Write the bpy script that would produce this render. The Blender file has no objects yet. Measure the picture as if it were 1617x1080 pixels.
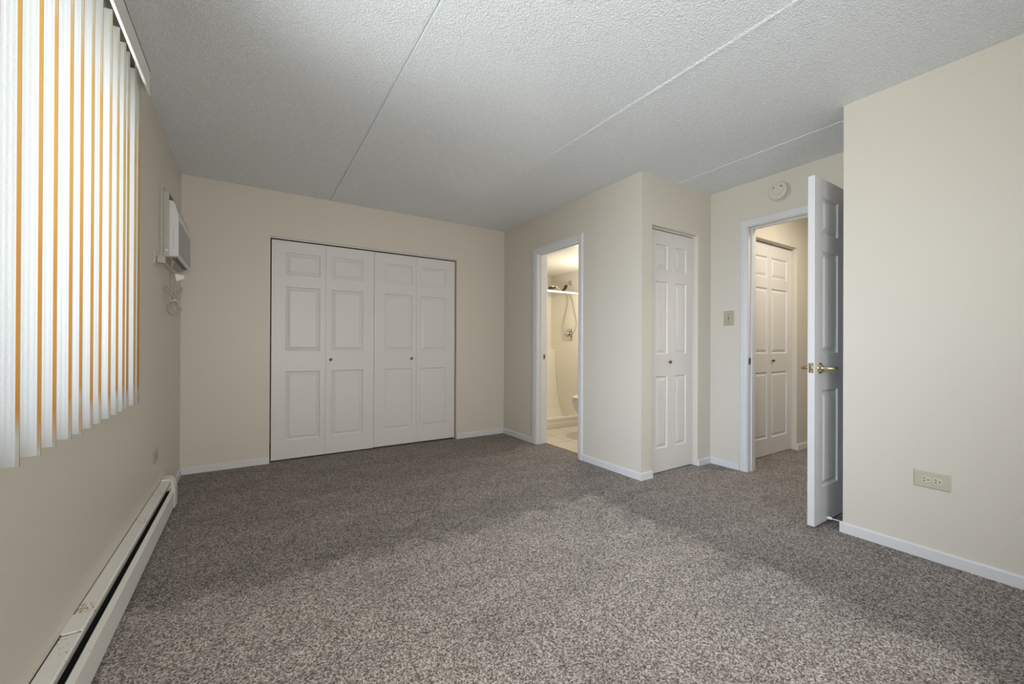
import bpy, math, random
from mathutils import Vector, Matrix
random.seed(7)

# ------------------------------------------------------------------ camera
SC = bpy.context.scene
COL = SC.collection
F_PX, CY, TH, PITCH, ROLL, HC = 646.1933, 544.5892, 0.5692, 0.0021, 0.0039, 1.0574
R = Vector((math.cos(TH), -math.sin(TH), 0)); D = Vector((math.sin(TH), math.cos(TH), 0)); ZZ = Vector((0, 0, 1))
U2 = -D * math.sin(PITCH) + ZZ * math.cos(PITCH); D2 = D * math.cos(PITCH) + ZZ * math.sin(PITCH)
RC = R * math.cos(ROLL) + U2 * math.sin(ROLL); UC = -R * math.sin(ROLL) + U2 * math.cos(ROLL)
cam_data = bpy.data.cameras.new('camera')
cam = bpy.data.objects.new('camera', cam_data); COL.objects.link(cam); SC.camera = cam
cam_data.sensor_width = 36.0; cam_data.sensor_fit = 'HORIZONTAL'
cam_data.lens = F_PX / 1617 * 36; cam_data.shift_y = (CY - 540) / 1617
cam_data.clip_start = 0.02
m = Matrix.Identity(4)
for i in range(3):
    m[i][0], m[i][1], m[i][2] = RC[i], UC[i], -D2[i]
m[0][3], m[1][3], m[2][3] = 0, 0, HC
cam.matrix_world = m

# ------------------------------------------------------------------ world, lights, exposure
world = bpy.data.worlds.new('overcast_sky'); SC.world = world; world.use_nodes = True
bg = world.node_tree.nodes['Background']
bg.inputs[0].default_value = (1.0, 0.93, 0.92, 1); bg.inputs[1].default_value = 3.5
SC.view_settings.view_transform = 'Standard'; SC.view_settings.look = 'None'
SC.view_settings.gamma = 1.0; SC.view_settings.use_curve_mapping = False
SC.view_settings.exposure = 0.0
SC.cycles.use_denoising = True
SC.cycles.max_bounces = 10; SC.cycles.diffuse_bounces = 6; SC.cycles.glossy_bounces = 4
SC.cycles.transmission_bounces = 8; SC.cycles.transparent_max_bounces = 16
SC.cycles.sample_clamp_indirect = 6.0
SC.cycles.caustics_reflective = False; SC.cycles.caustics_refractive = False

XLW = -0.476
def area(name, loc, direction, sx, sy, power, color, spread=180):
    d = bpy.data.lights.new(name, 'AREA'); d.shape = 'RECTANGLE'; d.size = sx; d.size_y = sy
    d.energy = power; d.color = color; d.spread = math.radians(spread)
    o = bpy.data.objects.new(name, d); COL.objects.link(o)
    o.location = loc; o.rotation_euler = Vector(direction).to_track_quat('-Z', 'Y').to_euler()
    return o
def bulb(name, loc, radius, power, color):
    d = bpy.data.lights.new(name, 'POINT'); d.shadow_soft_size = radius; d.energy = power; d.color = color
    o = bpy.data.objects.new(name, d); COL.objects.link(o); o.location = loc; return o
area('daylight_left_window', (-0.95, 0.92, 1.55), (1, 0.40, -0.32), 2.6, 1.7, 35, (0.72, 0.82, 1.0), 60)
area('ground_bounce_left_window', (-0.95, 0.92, 1.30), (1, 0.0, 0.62), 2.6, 1.4, 27, (0.97, 1.0, 0.98), 80)
area('rear_fill_light', (0.8, -1.22, 1.20), (0.1, 1, -0.06), 2.0, 1.3, 31, (1.0, 0.98, 0.95), 110)  # unseen fill light added behind the camera; the rear wall has no window
bulb('bathroom_vanity_lamp', (3.48, 3.70, 1.62), 0.14, 22, (1.0, 0.93, 0.82))
area('hallway_ceiling_lamp', (4.15, 1.20, 2.42), (0, 0, -1), 0.35, 0.35, 15, (1.0, 0.89, 0.74))

# ------------------------------------------------------------------ room numbers (metres, camera stands over the origin)
H = 2.44
XL, YB, XR, Y1, X2, XF, YF = -0.476, 4.241, 2.598, 2.167, 3.535, 2.861, 0.952
YREAR, XEAST, YNORTH = -1.30, 6.0, 5.05
T = 0.12
YH = 1.96            # hallway closet wall
XB, YS, YC = 3.85, 4.918, 4.143   # bathroom head wall, stall back, shower curb
YBN = 2.80           # bathroom near wall
BCEIL = 2.104

# ------------------------------------------------------------------ materials
MATS = {}
def mat(name, color, rough=0.5, metal=0.0, spec=0.5, bump=None, vary=None, builder=None):
    mt = bpy.data.materials.new(name); mt.use_nodes = True
    nt = mt.node_tree; b = nt.nodes['Principled BSDF']
    b.inputs['Base Color'].default_value = (*color, 1); b.inputs['Roughness'].default_value = rough
    b.inputs['Metallic'].default_value = metal; b.inputs['Specular IOR Level'].default_value = spec
    tc = nt.nodes.new('ShaderNodeTexCoord')
    if vary:
        scale, amt = vary
        n = nt.nodes.new('ShaderNodeTexNoise'); n.inputs['Scale'].default_value = scale; n.inputs['Detail'].default_value = 4
        nt.links.new(tc.outputs['Object'], n.inputs['Vector'])
        r = nt.nodes.new('ShaderNodeValToRGB')
        r.color_ramp.elements[0].position = 0.3; r.color_ramp.elements[1].position = 0.7
        r.color_ramp.elements[0].color = (*[c * (1 - amt) for c in color], 1)
        r.color_ramp.elements[1].color = (*[min(1, c * (1 + amt)) for c in color], 1)
        nt.links.new(n.outputs['Fac'], r.inputs['Fac']); nt.links.new(r.outputs['Color'], b.inputs['Base Color'])
    if bump:
        scale, strength, dist = bump
        n = nt.nodes.new('ShaderNodeTexNoise'); n.inputs['Scale'].default_value = scale; n.inputs['Detail'].default_value = 3
        nt.links.new(tc.outputs['Object'], n.inputs['Vector'])
        bp = nt.nodes.new('ShaderNodeBump'); bp.inputs['Strength'].default_value = strength; bp.inputs['Distance'].default_value = dist
        nt.links.new(n.outputs['Fac'], bp.inputs['Height']); nt.links.new(bp.outputs['Normal'], b.inputs['Normal'])
    MATS[name] = mt
    return mt

M_WALL = mat('beige_wall_paint', (0.66, 0.622, 0.545), 0.42, spec=0.35, bump=(140, 0.12, 0.004))
M_BATHWALL = mat('bathroom_wall_paint', (0.70, 0.665, 0.595), 0.45, bump=(140, 0.10, 0.004))
M_TRIM = mat('white_trim_paint', (0.69, 0.695, 0.70), 0.38, bump=(120, 0.02, 0.002))
M_DOOR = mat('white_door_paint', (0.71, 0.70, 0.68), 0.40, bump=(130, 0.03, 0.002))
M_DARK = mat('black_gap', (0.012, 0.012, 0.012), 0.9)
M_BRASS = mat('antique_brass', (0.46, 0.34, 0.15), 0.30, metal=1.0)
M_POLBRASS = mat('polished_brass', (0.72, 0.62, 0.36), 0.18, metal=1.0)
M_DKBRASS = mat('dark_bronze', (0.10, 0.075, 0.05), 0.35, metal=0.9)
M_CHROME = mat('chrome', (0.62, 0.60, 0.58), 0.14, metal=1.0)
M_BLACKPL = mat('black_plastic', (0.03, 0.03, 0.03), 0.35)
M_GLASSFIB = mat('glossy_white_fibreglass', (0.80, 0.76, 0.66), 0.16)
M_PORC = mat('white_porcelain', (0.82, 0.80, 0.76), 0.10)
M_AC = mat('white_ac_plastic', (0.72, 0.72, 0.73), 0.35)
M_SLEEVE = mat('grey_beige_sleeve_metal', (0.50, 0.475, 0.42), 0.5)
M_ACGREY = mat('grey_discharge_plastic', (0.13, 0.125, 0.12), 0.45)
M_IVORY = mat('ivory_plastic', (0.53, 0.51, 0.40), 0.35)
M_IVORYLT = mat('pale_ivory_plastic', (0.62, 0.60, 0.49), 0.30)
M_GREYIV = mat('beige_plate_plastic', (0.44, 0.40, 0.30), 0.35)
M_CORD = mat('beige_cord', (0.42, 0.375, 0.305), 0.5)
M_LABEL = mat('white_paper_label', (0.78, 0.77, 0.74), 0.5)
M_DETECT = mat('off_white_detector_plastic', (0.66, 0.62, 0.53), 0.4)
M_HEATW = mat('cream_heater_enamel', (0.80, 0.79, 0.75), 0.35)
M_RAIL = mat('dark_olive_headrail', (0.055, 0.065, 0.04), 0.5)
M_VAL = mat('off_white_valance', (0.62, 0.61, 0.58), 0.45)
M_SILVER = mat('window_aluminium', (0.55, 0.55, 0.54), 0.35, metal=0.7)
M_STOP = mat('white_rubber', (0.80, 0.80, 0.82), 0.4)
M_THRESH = mat('oak_threshold', (0.42, 0.27, 0.12), 0.4)

def scratched(name, base, mark, scale, thr, rough=0.35):
    mt = mat(name, base, rough)
    nt = mt.node_tree; b = nt.nodes['Principled BSDF']
    tc = nt.nodes.new('ShaderNodeTexCoord'); mp = nt.nodes.new('ShaderNodeMapping'); mp.inputs['Scale'].default_value = (1, 0.45, 1)
    n = nt.nodes.new('ShaderNodeTexNoise'); n.inputs['Scale'].default_value = scale; n.inputs['Detail'].default_value = 6
    n2 = nt.nodes.new('ShaderNodeTexNoise'); n2.inputs['Scale'].default_value = 4.0
    mu = nt.nodes.new('ShaderNodeMath'); mu.operation = 'MULTIPLY'
    r = nt.nodes.new('ShaderNodeValToRGB'); r.color_ramp.elements[0].position = thr; r.color_ramp.elements[1].position = thr + 0.02
    r.color_ramp.elements[0].color = (*base, 1); r.color_ramp.elements[1].color = (*mark, 1)
    nt.links.new(tc.outputs['Object'], mp.inputs['Vector']); nt.links.new(mp.outputs['Vector'], n.inputs['Vector'])
    nt.links.new(tc.outputs['Object'], n2.inputs['Vector'])
    nt.links.new(n.outputs['Fac'], mu.inputs[0]); nt.links.new(n2.outputs['Fac'], mu.inputs[1])
    nt.links.new(mu.outputs[0], r.inputs['Fac']); nt.links.new(r.outputs['Color'], b.inputs['Base Color'])
    return mt
M_HEATTOP = scratched('chipped_heater_enamel', (0.80, 0.79, 0.75), (0.40, 0.25, 0.14), 150, 0.372)

def ceiling_mat():
    mt = mat('popcorn_ceiling', (0.755, 0.775, 0.80), 0.6, spec=0.45)
    nt = mt.node_tree; b = nt.nodes['Principled BSDF']
    tc = nt.nodes.new('ShaderNodeTexCoord')
    v = nt.nodes.new('ShaderNodeTexVoronoi'); v.inputs['Scale'].default_value = 105; v.inputs['Randomness'].default_value = 1.0
    wp = nt.nodes.new('ShaderNodeTexNoise'); wp.inputs['Scale'].default_value = 60; wp.inputs['Detail'].default_value = 2
    am = nt.nodes.new('ShaderNodeTexNoise'); am.inputs['Scale'].default_value = 42; am.inputs['Detail'].default_value = 3
    r = nt.nodes.new('ShaderNodeMapRange'); r.inputs['From Min'].default_value = 0.05; r.inputs['From Max'].default_value = 0.75
    r.inputs['To Min'].default_value = 1.0; r.inputs['To Max'].default_value = 0.0; r.interpolation_type = 'SMOOTHSTEP'
    ar = nt.nodes.new('ShaderNodeMapRange'); ar.inputs['From Min'].default_value = 0.22; ar.inputs['From Max'].default_value = 0.70
    ar.inputs['To Min'].default_value = 0.12
    fine = nt.nodes.new('ShaderNodeTexNoise'); fine.inputs['Scale'].default_value = 170; fine.inputs['Detail'].default_value = 3
    mu = nt.nodes.new('ShaderNodeMath'); mu.operation = 'MULTIPLY'
    sm = nt.nodes.new('ShaderNodeMath'); sm.operation = 'MULTIPLY_ADD'; sm.inputs[1].default_value = 0.55
    ad = nt.nodes.new('ShaderNodeVectorMath'); ad.operation = 'MULTIPLY_ADD'; ad.inputs[1].default_value = (0.014, 0.014, 0.0)
    bp = nt.nodes.new('ShaderNodeBump'); bp.inputs['Strength'].default_value = 0.55; bp.inputs['Distance'].default_value = 0.007
    L = nt.links.new
    L(tc.outputs['Object'], wp.inputs['Vector']); L(wp.outputs['Color'], ad.inputs[0]); L(tc.outputs['Object'], ad.inputs[2])
    L(ad.outputs['Vector'], v.inputs['Vector']); L(v.outputs['Distance'], r.inputs['Value'])
    L(tc.outputs['Object'], am.inputs['Vector']); L(am.outputs['Fac'], ar.inputs['Value'])
    L(tc.outputs['Object'], fine.inputs['Vector'])
    L(r.outputs['Result'], mu.inputs[0]); L(ar.outputs['Result'], mu.inputs[1])
    L(fine.outputs['Fac'], sm.inputs[0]); L(mu.outputs[0], sm.inputs[2])
    L(sm.outputs[0], bp.inputs['Height']); L(bp.outputs['Normal'], b.inputs['Normal'])
    # glints on the crumb crests painted in as lighter colour, hollows left darker
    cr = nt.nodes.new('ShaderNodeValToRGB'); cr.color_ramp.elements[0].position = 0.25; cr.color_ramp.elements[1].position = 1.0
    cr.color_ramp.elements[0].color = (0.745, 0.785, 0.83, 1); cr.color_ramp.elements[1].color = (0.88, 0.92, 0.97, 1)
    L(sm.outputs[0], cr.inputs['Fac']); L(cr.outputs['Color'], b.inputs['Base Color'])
    b.inputs['Roughness'].default_value = 0.45
    return mt
M_CEIL = ceiling_mat()

def carpet_mat():
    mt = mat('taupe_carpet', (0.2, 0.17, 0.15), 0.95, spec=0.1)
    nt = mt.node_tree; b = nt.nodes['Principled BSDF']
    tc = nt.nodes.new('ShaderNodeTexCoord')
    L = nt.links.new
    def N(t, **kw):
        n = nt.nodes.new(t)
        for k, v in kw.items(): n.inputs[k].default_value = v
        return n
    def math_(op, a, b):
        n = nt.nodes.new('ShaderNodeMath'); n.operation = op
        for i, v in enumerate((a, b)):
            if isinstance(v, (int, float)): n.inputs[i].default_value = v
            else: L(v, n.inputs[i])
        return n.outputs[0]
    # one colour per yarn tuft, plus a finer fibre noise
    v = N('ShaderNodeTexVoronoi', Scale=215); L(tc.outputs['Object'], v.inputs['Vector'])
    sep = nt.nodes.new('ShaderNodeSeparateColor'); L(v.outputs['Color'], sep.inputs[0])
    fn = N('ShaderNodeTexNoise', Scale=330, Detail=2.0); L(tc.outputs['Object'], fn.inputs['Vector'])
    tuft = math_('ADD', math_('MULTIPLY', sep.outputs[0], 0.55), math_('MULTIPLY', fn.outputs['Fac'], 0.45))
    r = nt.nodes.new('ShaderNodeValToRGB'); e = r.color_ramp.elements
    e[0].position = 0.22; e[0].color = (0.070, 0.054, 0.045, 1)
    e[1].position = 0.80; e[1].color = (0.52, 0.48, 0.455, 1)
    x = r.color_ramp.elements.new(0.5); x.color = (0.226, 0.200, 0.185, 1)
    L(tuft, r.inputs['Fac'])
    # wear: a fresh rectangle where a bed stood, a trodden path round it, faint brush marks elsewhere
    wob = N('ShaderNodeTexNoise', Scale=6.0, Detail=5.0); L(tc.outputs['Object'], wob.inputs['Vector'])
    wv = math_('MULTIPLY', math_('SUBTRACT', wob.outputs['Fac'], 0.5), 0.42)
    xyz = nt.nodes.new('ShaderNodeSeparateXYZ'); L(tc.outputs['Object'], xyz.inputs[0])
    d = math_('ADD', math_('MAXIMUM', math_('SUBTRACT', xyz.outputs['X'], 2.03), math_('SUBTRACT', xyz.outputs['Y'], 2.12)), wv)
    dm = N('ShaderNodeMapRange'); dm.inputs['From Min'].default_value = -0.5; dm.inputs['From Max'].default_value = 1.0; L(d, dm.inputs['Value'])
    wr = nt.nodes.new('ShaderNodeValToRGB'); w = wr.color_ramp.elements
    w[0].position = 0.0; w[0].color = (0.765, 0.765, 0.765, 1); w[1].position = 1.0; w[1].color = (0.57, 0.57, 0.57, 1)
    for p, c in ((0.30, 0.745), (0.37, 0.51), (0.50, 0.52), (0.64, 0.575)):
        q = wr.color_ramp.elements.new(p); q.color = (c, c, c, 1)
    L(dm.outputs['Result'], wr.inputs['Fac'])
    mp = nt.nodes.new('ShaderNodeMapping'); mp.inputs['Rotation'].default_value = (0, 0, 0.5); mp.inputs['Scale'].default_value = (1.0, 2.0, 1.0)
    b1 = N('ShaderNodeTexNoise', Scale=2.6, Detail=6.0, Distortion=0.5); L(tc.outputs['Object'], mp.inputs['Vector']); L(mp.outputs['Vector'], b1.inputs['Vector'])
    bm = N('ShaderNodeMapRange'); bm.inputs['From Min'].default_value = 0.3; bm.inputs['From Max'].default_value = 0.7
    bm.inputs['To Min'].default_value = 1.62; bm.inputs['To Max'].default_value = 2.0; L(b1.outputs['Fac'], bm.inputs['Value'])
    b2 = N('ShaderNodeTexNoise', Scale=17, Detail=3.0); L(tc.outputs['Object'], b2.inputs['Vector'])
    b2m = N('ShaderNodeMapRange'); b2m.inputs['From Min'].default_value = 0.3; b2m.inputs['From Max'].default_value = 0.7
    b2m.inputs['To Min'].default_value = 0.93; b2m.inputs['To Max'].default_value = 1.07; L(b2.outputs['Fac'], b2m.inputs['Value'])
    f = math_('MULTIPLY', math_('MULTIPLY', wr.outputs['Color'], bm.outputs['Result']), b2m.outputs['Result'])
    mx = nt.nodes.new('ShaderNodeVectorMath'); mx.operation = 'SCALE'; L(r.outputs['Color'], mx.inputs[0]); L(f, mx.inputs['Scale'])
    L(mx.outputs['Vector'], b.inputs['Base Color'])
    bp = nt.nodes.new('ShaderNodeBump'); bp.inputs['Strength'].default_value = 0.5; bp.inputs['Distance'].default_value = 0.003
    L(tuft, bp.inputs['Height']); L(bp.outputs['Normal'], b.inputs['Normal'])
    return mt
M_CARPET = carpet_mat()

def tile_mat():
    mt = mat('cream_floor_tile', (0.74, 0.68, 0.58), 0.25)
    nt = mt.node_tree; b = nt.nodes['Principled BSDF']
    tc = nt.nodes.new('ShaderNodeTexCoord'); mp = nt.nodes.new('ShaderNodeMapping')
    mp.inputs['Location'].default_value = (-3.005, -3.215, 0)
    br = nt.nodes.new('ShaderNodeTexBrick'); br.offset = 0; br.squash = 1
    br.inputs['Scale'].default_value = 1.0; br.inputs['Brick Width'].default_value = 0.32; br.inputs['Row Height'].default_value = 0.306
    br.inputs['Mortar Size'].default_value = 0.004
    br.inputs['Color1'].default_value = (0.74, 0.68, 0.58, 1); br.inputs['Color2'].default_value = (0.71, 0.65, 0.55, 1)
    br.inputs['Mortar'].default_value = (0.40, 0.33, 0.26, 1)
    nt.links.new(tc.outputs['Object'], mp.inputs['Vector']); nt.links.new(mp.outputs['Vector'], br.inputs['Vector'])
    nt.links.new(br.outputs['Color'], b.inputs['Base Color'])
    return mt
M_TILE = tile_mat()

def translucent(name, color, trans_color, w, bump_scale=None, ribs=False):
    mt = bpy.data.materials.new(name); mt.use_nodes = True; nt = mt.node_tree
    for n in list(nt.nodes): nt.nodes.remove(n)
    out = nt.nodes.new('ShaderNodeOutputMaterial'); p = nt.nodes.new('ShaderNodeBsdfPrincipled')
    p.inputs['Base Color'].default_value = (*color, 1); p.inputs['Roughness'].default_value = 0.45
    t = nt.nodes.new('ShaderNodeBsdfTranslucent'); t.inputs['Color'].default_value = (*trans_color, 1)
    mx = nt.nodes.new('ShaderNodeMixShader'); mx.inputs[0].default_value = w
    nt.links.new(p.outputs[0], mx.inputs[1]); nt.links.new(t.outputs[0], mx.inputs[2]); nt.links.new(mx.outputs[0], out.inputs[0])
    if bump_scale:
        tc = nt.nodes.new('ShaderNodeTexCoord'); n = nt.nodes.new('ShaderNodeTexNoise'); n.inputs['Scale'].default_value = bump_scale
        bp = nt.nodes.new('ShaderNodeBump'); bp.inputs['Strength'].default_value = 0.25; bp.inputs['Distance'].default_value = 0.003
        nt.links.new(tc.outputs['Object'], n.inputs['Vector']); nt.links.new(n.outputs['Fac'], bp.inputs['Height'])
        if ribs:
            wv = nt.nodes.new('ShaderNodeTexWave'); wv.wave_type = 'BANDS'; wv.bands_direction = 'X'; wv.inputs['Scale'].default_value = 38
            ad = nt.nodes.new('ShaderNodeMath'); ad.operation = 'MULTIPLY_ADD'; ad.inputs[1].default_value = 0.3
            nt.links.new(tc.outputs['Object'], wv.inputs['Vector']); nt.links.new(wv.outputs['Fac'], ad.inputs[0]); nt.links.new(n.outputs['Fac'], ad.inputs[2])
            nt.links.new(ad.outputs[0], bp.inputs['Height'])
        nt.links.new(bp.outputs['Normal'], p.inputs['Normal']); nt.links.new(bp.outputs['Normal'], t.inputs['Normal'])
    return mt
M_VANE = translucent('white_vinyl_vane', (0.49, 0.495, 0.485), (0.56, 0.57, 0.55), 0.36, 130, True)
M_AMBER = translucent('yellowed_vane_edge', (0.40, 0.33, 0.17), (0.80, 0.34, 0.02), 0.78)
def sun_yellowed(mt, z0):
    """only the stretch of each edge that the sun reached through the window has yellowed; the ends stay pale"""
    nt = mt.node_tree; tc = nt.nodes.new('ShaderNodeTexCoord'); sx = nt.nodes.new('ShaderNodeSeparateXYZ')
    mr = nt.nodes.new('ShaderNodeMapRange'); mr.inputs['From Min'].default_value = 0.80 - z0; mr.inputs['From Max'].default_value = 2.10 - z0
    nz = nt.nodes.new('ShaderNodeTexNoise'); nz.inputs['Scale'].default_value = 9; nz.inputs['Detail'].default_value = 2
    ad = nt.nodes.new('ShaderNodeMath'); ad.operation = 'MULTIPLY_ADD'; ad.inputs[1].default_value = 0.16
    nt.links.new(tc.outputs['Object'], sx.inputs[0]); nt.links.new(tc.outputs['Object'], nz.inputs['Vector'])
    nt.links.new(sx.outputs['Z'], mr.inputs['Value']); nt.links.new(nz.outputs['Fac'], ad.inputs[0]); nt.links.new(mr.outputs['Result'], ad.inputs[2])
    p = [n for n in nt.nodes if n.type == 'BSDF_PRINCIPLED'][0]; t = [n for n in nt.nodes if n.type == 'BSDF_TRANSLUCENT'][0]
    for sock, amber, deep, pale in ((p.inputs['Base Color'], (0.42, 0.33, 0.15), (0.36, 0.25, 0.08), (0.56, 0.56, 0.50)), (t.inputs['Color'], (0.82, 0.40, 0.03), (0.74, 0.27, 0.008), (0.60, 0.60, 0.53))):
        r = nt.nodes.new('ShaderNodeValToRGB'); e = r.color_ramp.elements
        e[0].position = 0.115; e[0].color = (*pale, 1); e[1].position = 0.97; e[1].color = (*pale, 1)
        for q, c in ((0.175, deep), (0.40, deep), (0.62, amber), (0.80, amber)):
            x = e.new(q); x.color = (*c, 1)
        nt.links.new(ad.outputs[0], r.inputs['Fac']); nt.links.new(r.outputs['Color'], sock)
sun_yellowed(M_AMBER, 2.075)
M_VALAMBER = translucent('yellowed_valance_edge', (0.42, 0.30, 0.12), (0.80, 0.34, 0.02), 0.5)
M_EDGE = translucent('brown_vane_lip', (0.25, 0.17, 0.10), (0.3, 0.2, 0.1), 0.3)

def glass_mat():
    mt = bpy.data.materials.new('window_glass'); mt.use_nodes = True; nt = mt.node_tree
    for n in list(nt.nodes): nt.nodes.remove(n)
    out = nt.nodes.new('ShaderNodeOutputMaterial'); t = nt.nodes.new('ShaderNodeBsdfTransparent'); t.inputs[0].default_value = (0.96, 0.98, 0.97, 1)
    g = nt.nodes.new('ShaderNodeBsdfGlossy'); g.inputs['Roughness'].default_value = 0.02
    mx = nt.nodes.new('ShaderNodeMixShader'); mx.inputs[0].default_value = 0.05
    nt.links.new(t.outputs[0], mx.inputs[1]); nt.links.new(g.outputs[0], mx.inputs[2]); nt.links.new(mx.outputs[0], out.inputs[0])
    return mt
M_GLASS = glass_mat()

# ------------------------------------------------------------------ mesh helpers
WPOS = {}
class MB:
    def __init__(s): s.v = []; s.f = []; s.mi = []; s.sm = []
    def quad(s, pts, mi=0, smooth=False):
        k = len(s.v); s.v += [Vector(p) for p in pts]; s.f.append(tuple(range(k, k + len(pts)))); s.mi.append(mi); s.sm.append(smooth); return s
    def box(s, x0, x1, y0, y1, z0, z1, mi=0):
        k = len(s.v)
        s.v += [Vector(p) for p in [(x0, y0, z0), (x1, y0, z0), (x1, y1, z0), (x0, y1, z0), (x0, y0, z1), (x1, y0, z1), (x1, y1, z1), (x0, y1, z1)]]
        for q in [(0, 3, 2, 1), (4, 5, 6, 7), (0, 1, 5, 4), (1, 2, 6, 5), (2, 3, 7, 6), (3, 0, 4, 7)]:
            s.f.append(tuple(k + i for i in q)); s.mi.append(mi); s.sm.append(False)
        return s
    def rings(s, rings, mi=0, smooth=True, cap0=True, cap1=True, closed=True):
        k0 = len(s.v); n = len(rings[0])
        for rg in rings: s.v += [Vector(p) for p in rg]
        for i in range(len(rings) - 1):
            a, b = k0 + i * n, k0 + (i + 1) * n
            for j in range(n if closed else n - 1):
                jj = (j + 1) % n
                s.f.append((a + j, a + jj, b + jj, b + j)); s.mi.append(mi); s.sm.append(smooth)
        if cap0: s.f.append(tuple(k0 + j for j in reversed(range(n)))); s.mi.append(mi); s.sm.append(False)
        if cap1: s.f.append(tuple(k0 + (len(rings) - 1) * n + j for j in range(n))); s.mi.append(mi); s.sm.append(False)
        return s
    def extrude(s, prof, axis, a, b, mi=0, smooth=False):
        """prof: closed list of 2-D points in the two other axes (cyclic order y,z / x,z / x,y)"""
        def P(p, t):
            return {'x': (t, p[0], p[1]), 'y': (p[0], t, p[1]), 'z': (p[0], p[1], t)}[axis]
        return s.rings([[P(p, a) for p in prof], [P(p, b) for p in prof]], mi, smooth)
    def tube(s, pts, r, n=10, mi=0):
        pts = [Vector(p) for p in pts]
        rs = r if isinstance(r, (list, tuple)) else [r] * len(pts)
        t0 = (pts[1] - pts[0]).normalized()
        up = Vector((0, 0, 1)) if abs(t0.z) < 0.9 else Vector((1, 0, 0))
        nrm = t0.cross(up).normalized(); rings = []
        for i, p in enumerate(pts):
            t = ((pts[min(i + 1, len(pts) - 1)] - pts[max(i - 1, 0)])).normalized()
            nrm = (nrm - t * nrm.dot(t)).normalized(); bi = t.cross(nrm)
            rings.append([p + (nrm * math.cos(a) + bi * math.sin(a)) * rs[i] for a in [2 * math.pi * j / n for j in range(n)]])
        return s.rings(rings, mi, True)
    def lathe(s, prof, origin, axis, n=24, mi=0, smooth=True):
        """prof: list of (distance along axis, radius)"""
        ax = Vector(axis).normalized(); up = Vector((0, 0, 1)) if abs(ax.z) < 0.9 else Vector((1, 0, 0))
        a = ax.cross(up).normalized(); b = ax.cross(a); o = Vector(origin)
        rings = [[o + ax * d + (a * math.cos(2 * math.pi * j / n) + b * math.sin(2 * math.pi * j / n)) * max(r, 1e-5) for j in range(n)] for d, r in prof]
        return s.rings(rings, mi, smooth)
    def build(s, name, mats, parent=None, origin=None, bevel=0.0, segs=2, recalc=True, auto=None, subsurf=0):
        if not isinstance(mats, (list, tuple)): mats = [mats]
        base = WPOS[parent.as_pointer()] if parent is not None else Vector(origin or (0, 0, 0))
        me = bpy.data.meshes.new(name)
        me.from_pydata([v - base for v in s.v], [], s.f); me.update()
        for mt in mats: me.materials.append(mt)
        for p, i, sm in zip(me.polygons, s.mi, s.sm): p.material_index = i; p.use_smooth = sm
        if recalc:
            import bmesh
            bm = bmesh.new(); bm.from_mesh(me); bmesh.ops.recalc_face_normals(bm, faces=bm.faces[:]); bm.to_mesh(me); bm.free()
        o = bpy.data.objects.new(name, me); COL.objects.link(o)
        if parent is not None: o.parent = parent
        else: o.location = base
        WPOS[o.as_pointer()] = base
        if bevel:
            bv = o.modifiers.new('bevel', 'BEVEL'); bv.width = bevel; bv.segments = segs; bv.limit_method = 'ANGLE'; bv.angle_limit = math.radians(40)
            bv.harden_normals = False
        if subsurf:
            ss = o.modifiers.new('subsurf', 'SUBSURF'); ss.levels = subsurf; ss.render_levels = subsurf
        return o

def tag(o, label=None, cat=None, kind=None, group=None):
    if label: o['label'] = label
    if cat: o['category'] = cat
    if kind: o['kind'] = kind
    if group: o['group'] = group
    return o
def empty(name, loc):
    o = bpy.data.objects.new(name, None); o.empty_display_size = 0.05; COL.objects.link(o); o.location = loc
    WPOS[o.as_pointer()] = Vector(loc); return o
def struct(o, label=None, cat=None): return tag(o, label, cat, kind='structure')

def spline(pts, n=8):
    P = [Vector(p) for p in pts]; P = [P[0]] + P + [P[-1]]; out = []
    for i in range(1, len(P) - 2):
        for k in range(n):
            t = k / n; a, b, c, d = P[i - 1], P[i], P[i + 1], P[i + 2]
            out.append(0.5 * ((2 * b) + (c - a) * t + (2 * a - 5 * b + 4 * c - d) * t * t + (3 * b - a - 3 * c + d) * t ** 3))
    out.append(P[-2]); return out

# ------------------------------------------------------------------ floor, ceiling, walls
def wall_with_holes(mb, axis, c0, c1, a0, a1, z0, z1, holes):
    """axis 'x': wall thickness c0..c1 along x, runs a0..a1 along y. holes: (a0,a1,z0,z1)"""
    cuts = sorted(set([a0, a1] + [h[0] for h in holes] + [h[1] for h in holes]))
    for p, q in zip(cuts[:-1], cuts[1:]):
        mid = (p + q) / 2; spans = [(z0, z1)]
        for h in holes:
            if h[0] < mid < h[1]:
                new = []
                for s0, s1 in spans:
                    if h[2] > s0: new.append((s0, min(s1, h[2])))
                    if h[3] < s1: new.append((max(s0, h[3]), s1))
                spans = [s for s in new if s[1] - s[0] > 1e-4]
        for s0, s1 in spans:
            if axis == 'x': mb.box(c0, c1, p, q, s0, s1)
            else: mb.box(p, q, c0, c1, s0, s1)
    return mb

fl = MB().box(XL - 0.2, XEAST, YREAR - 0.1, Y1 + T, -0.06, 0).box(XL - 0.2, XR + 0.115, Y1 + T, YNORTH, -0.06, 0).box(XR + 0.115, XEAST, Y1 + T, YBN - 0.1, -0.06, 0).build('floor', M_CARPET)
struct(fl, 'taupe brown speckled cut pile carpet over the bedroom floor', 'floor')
ft = MB().box(XR + 0.115, XB + 0.1, YBN - 0.1, YNORTH, -0.06, -0.004).build('floor_bathroom', M_TILE)
struct(ft, 'cream square tiles on the bathroom floor', 'floor')
th = MB().box(XR + 0.112, XR + 0.124, 2.90, 3.555, -0.01, 0.004).build('trim_threshold', M_THRESH); struct(th)

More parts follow.
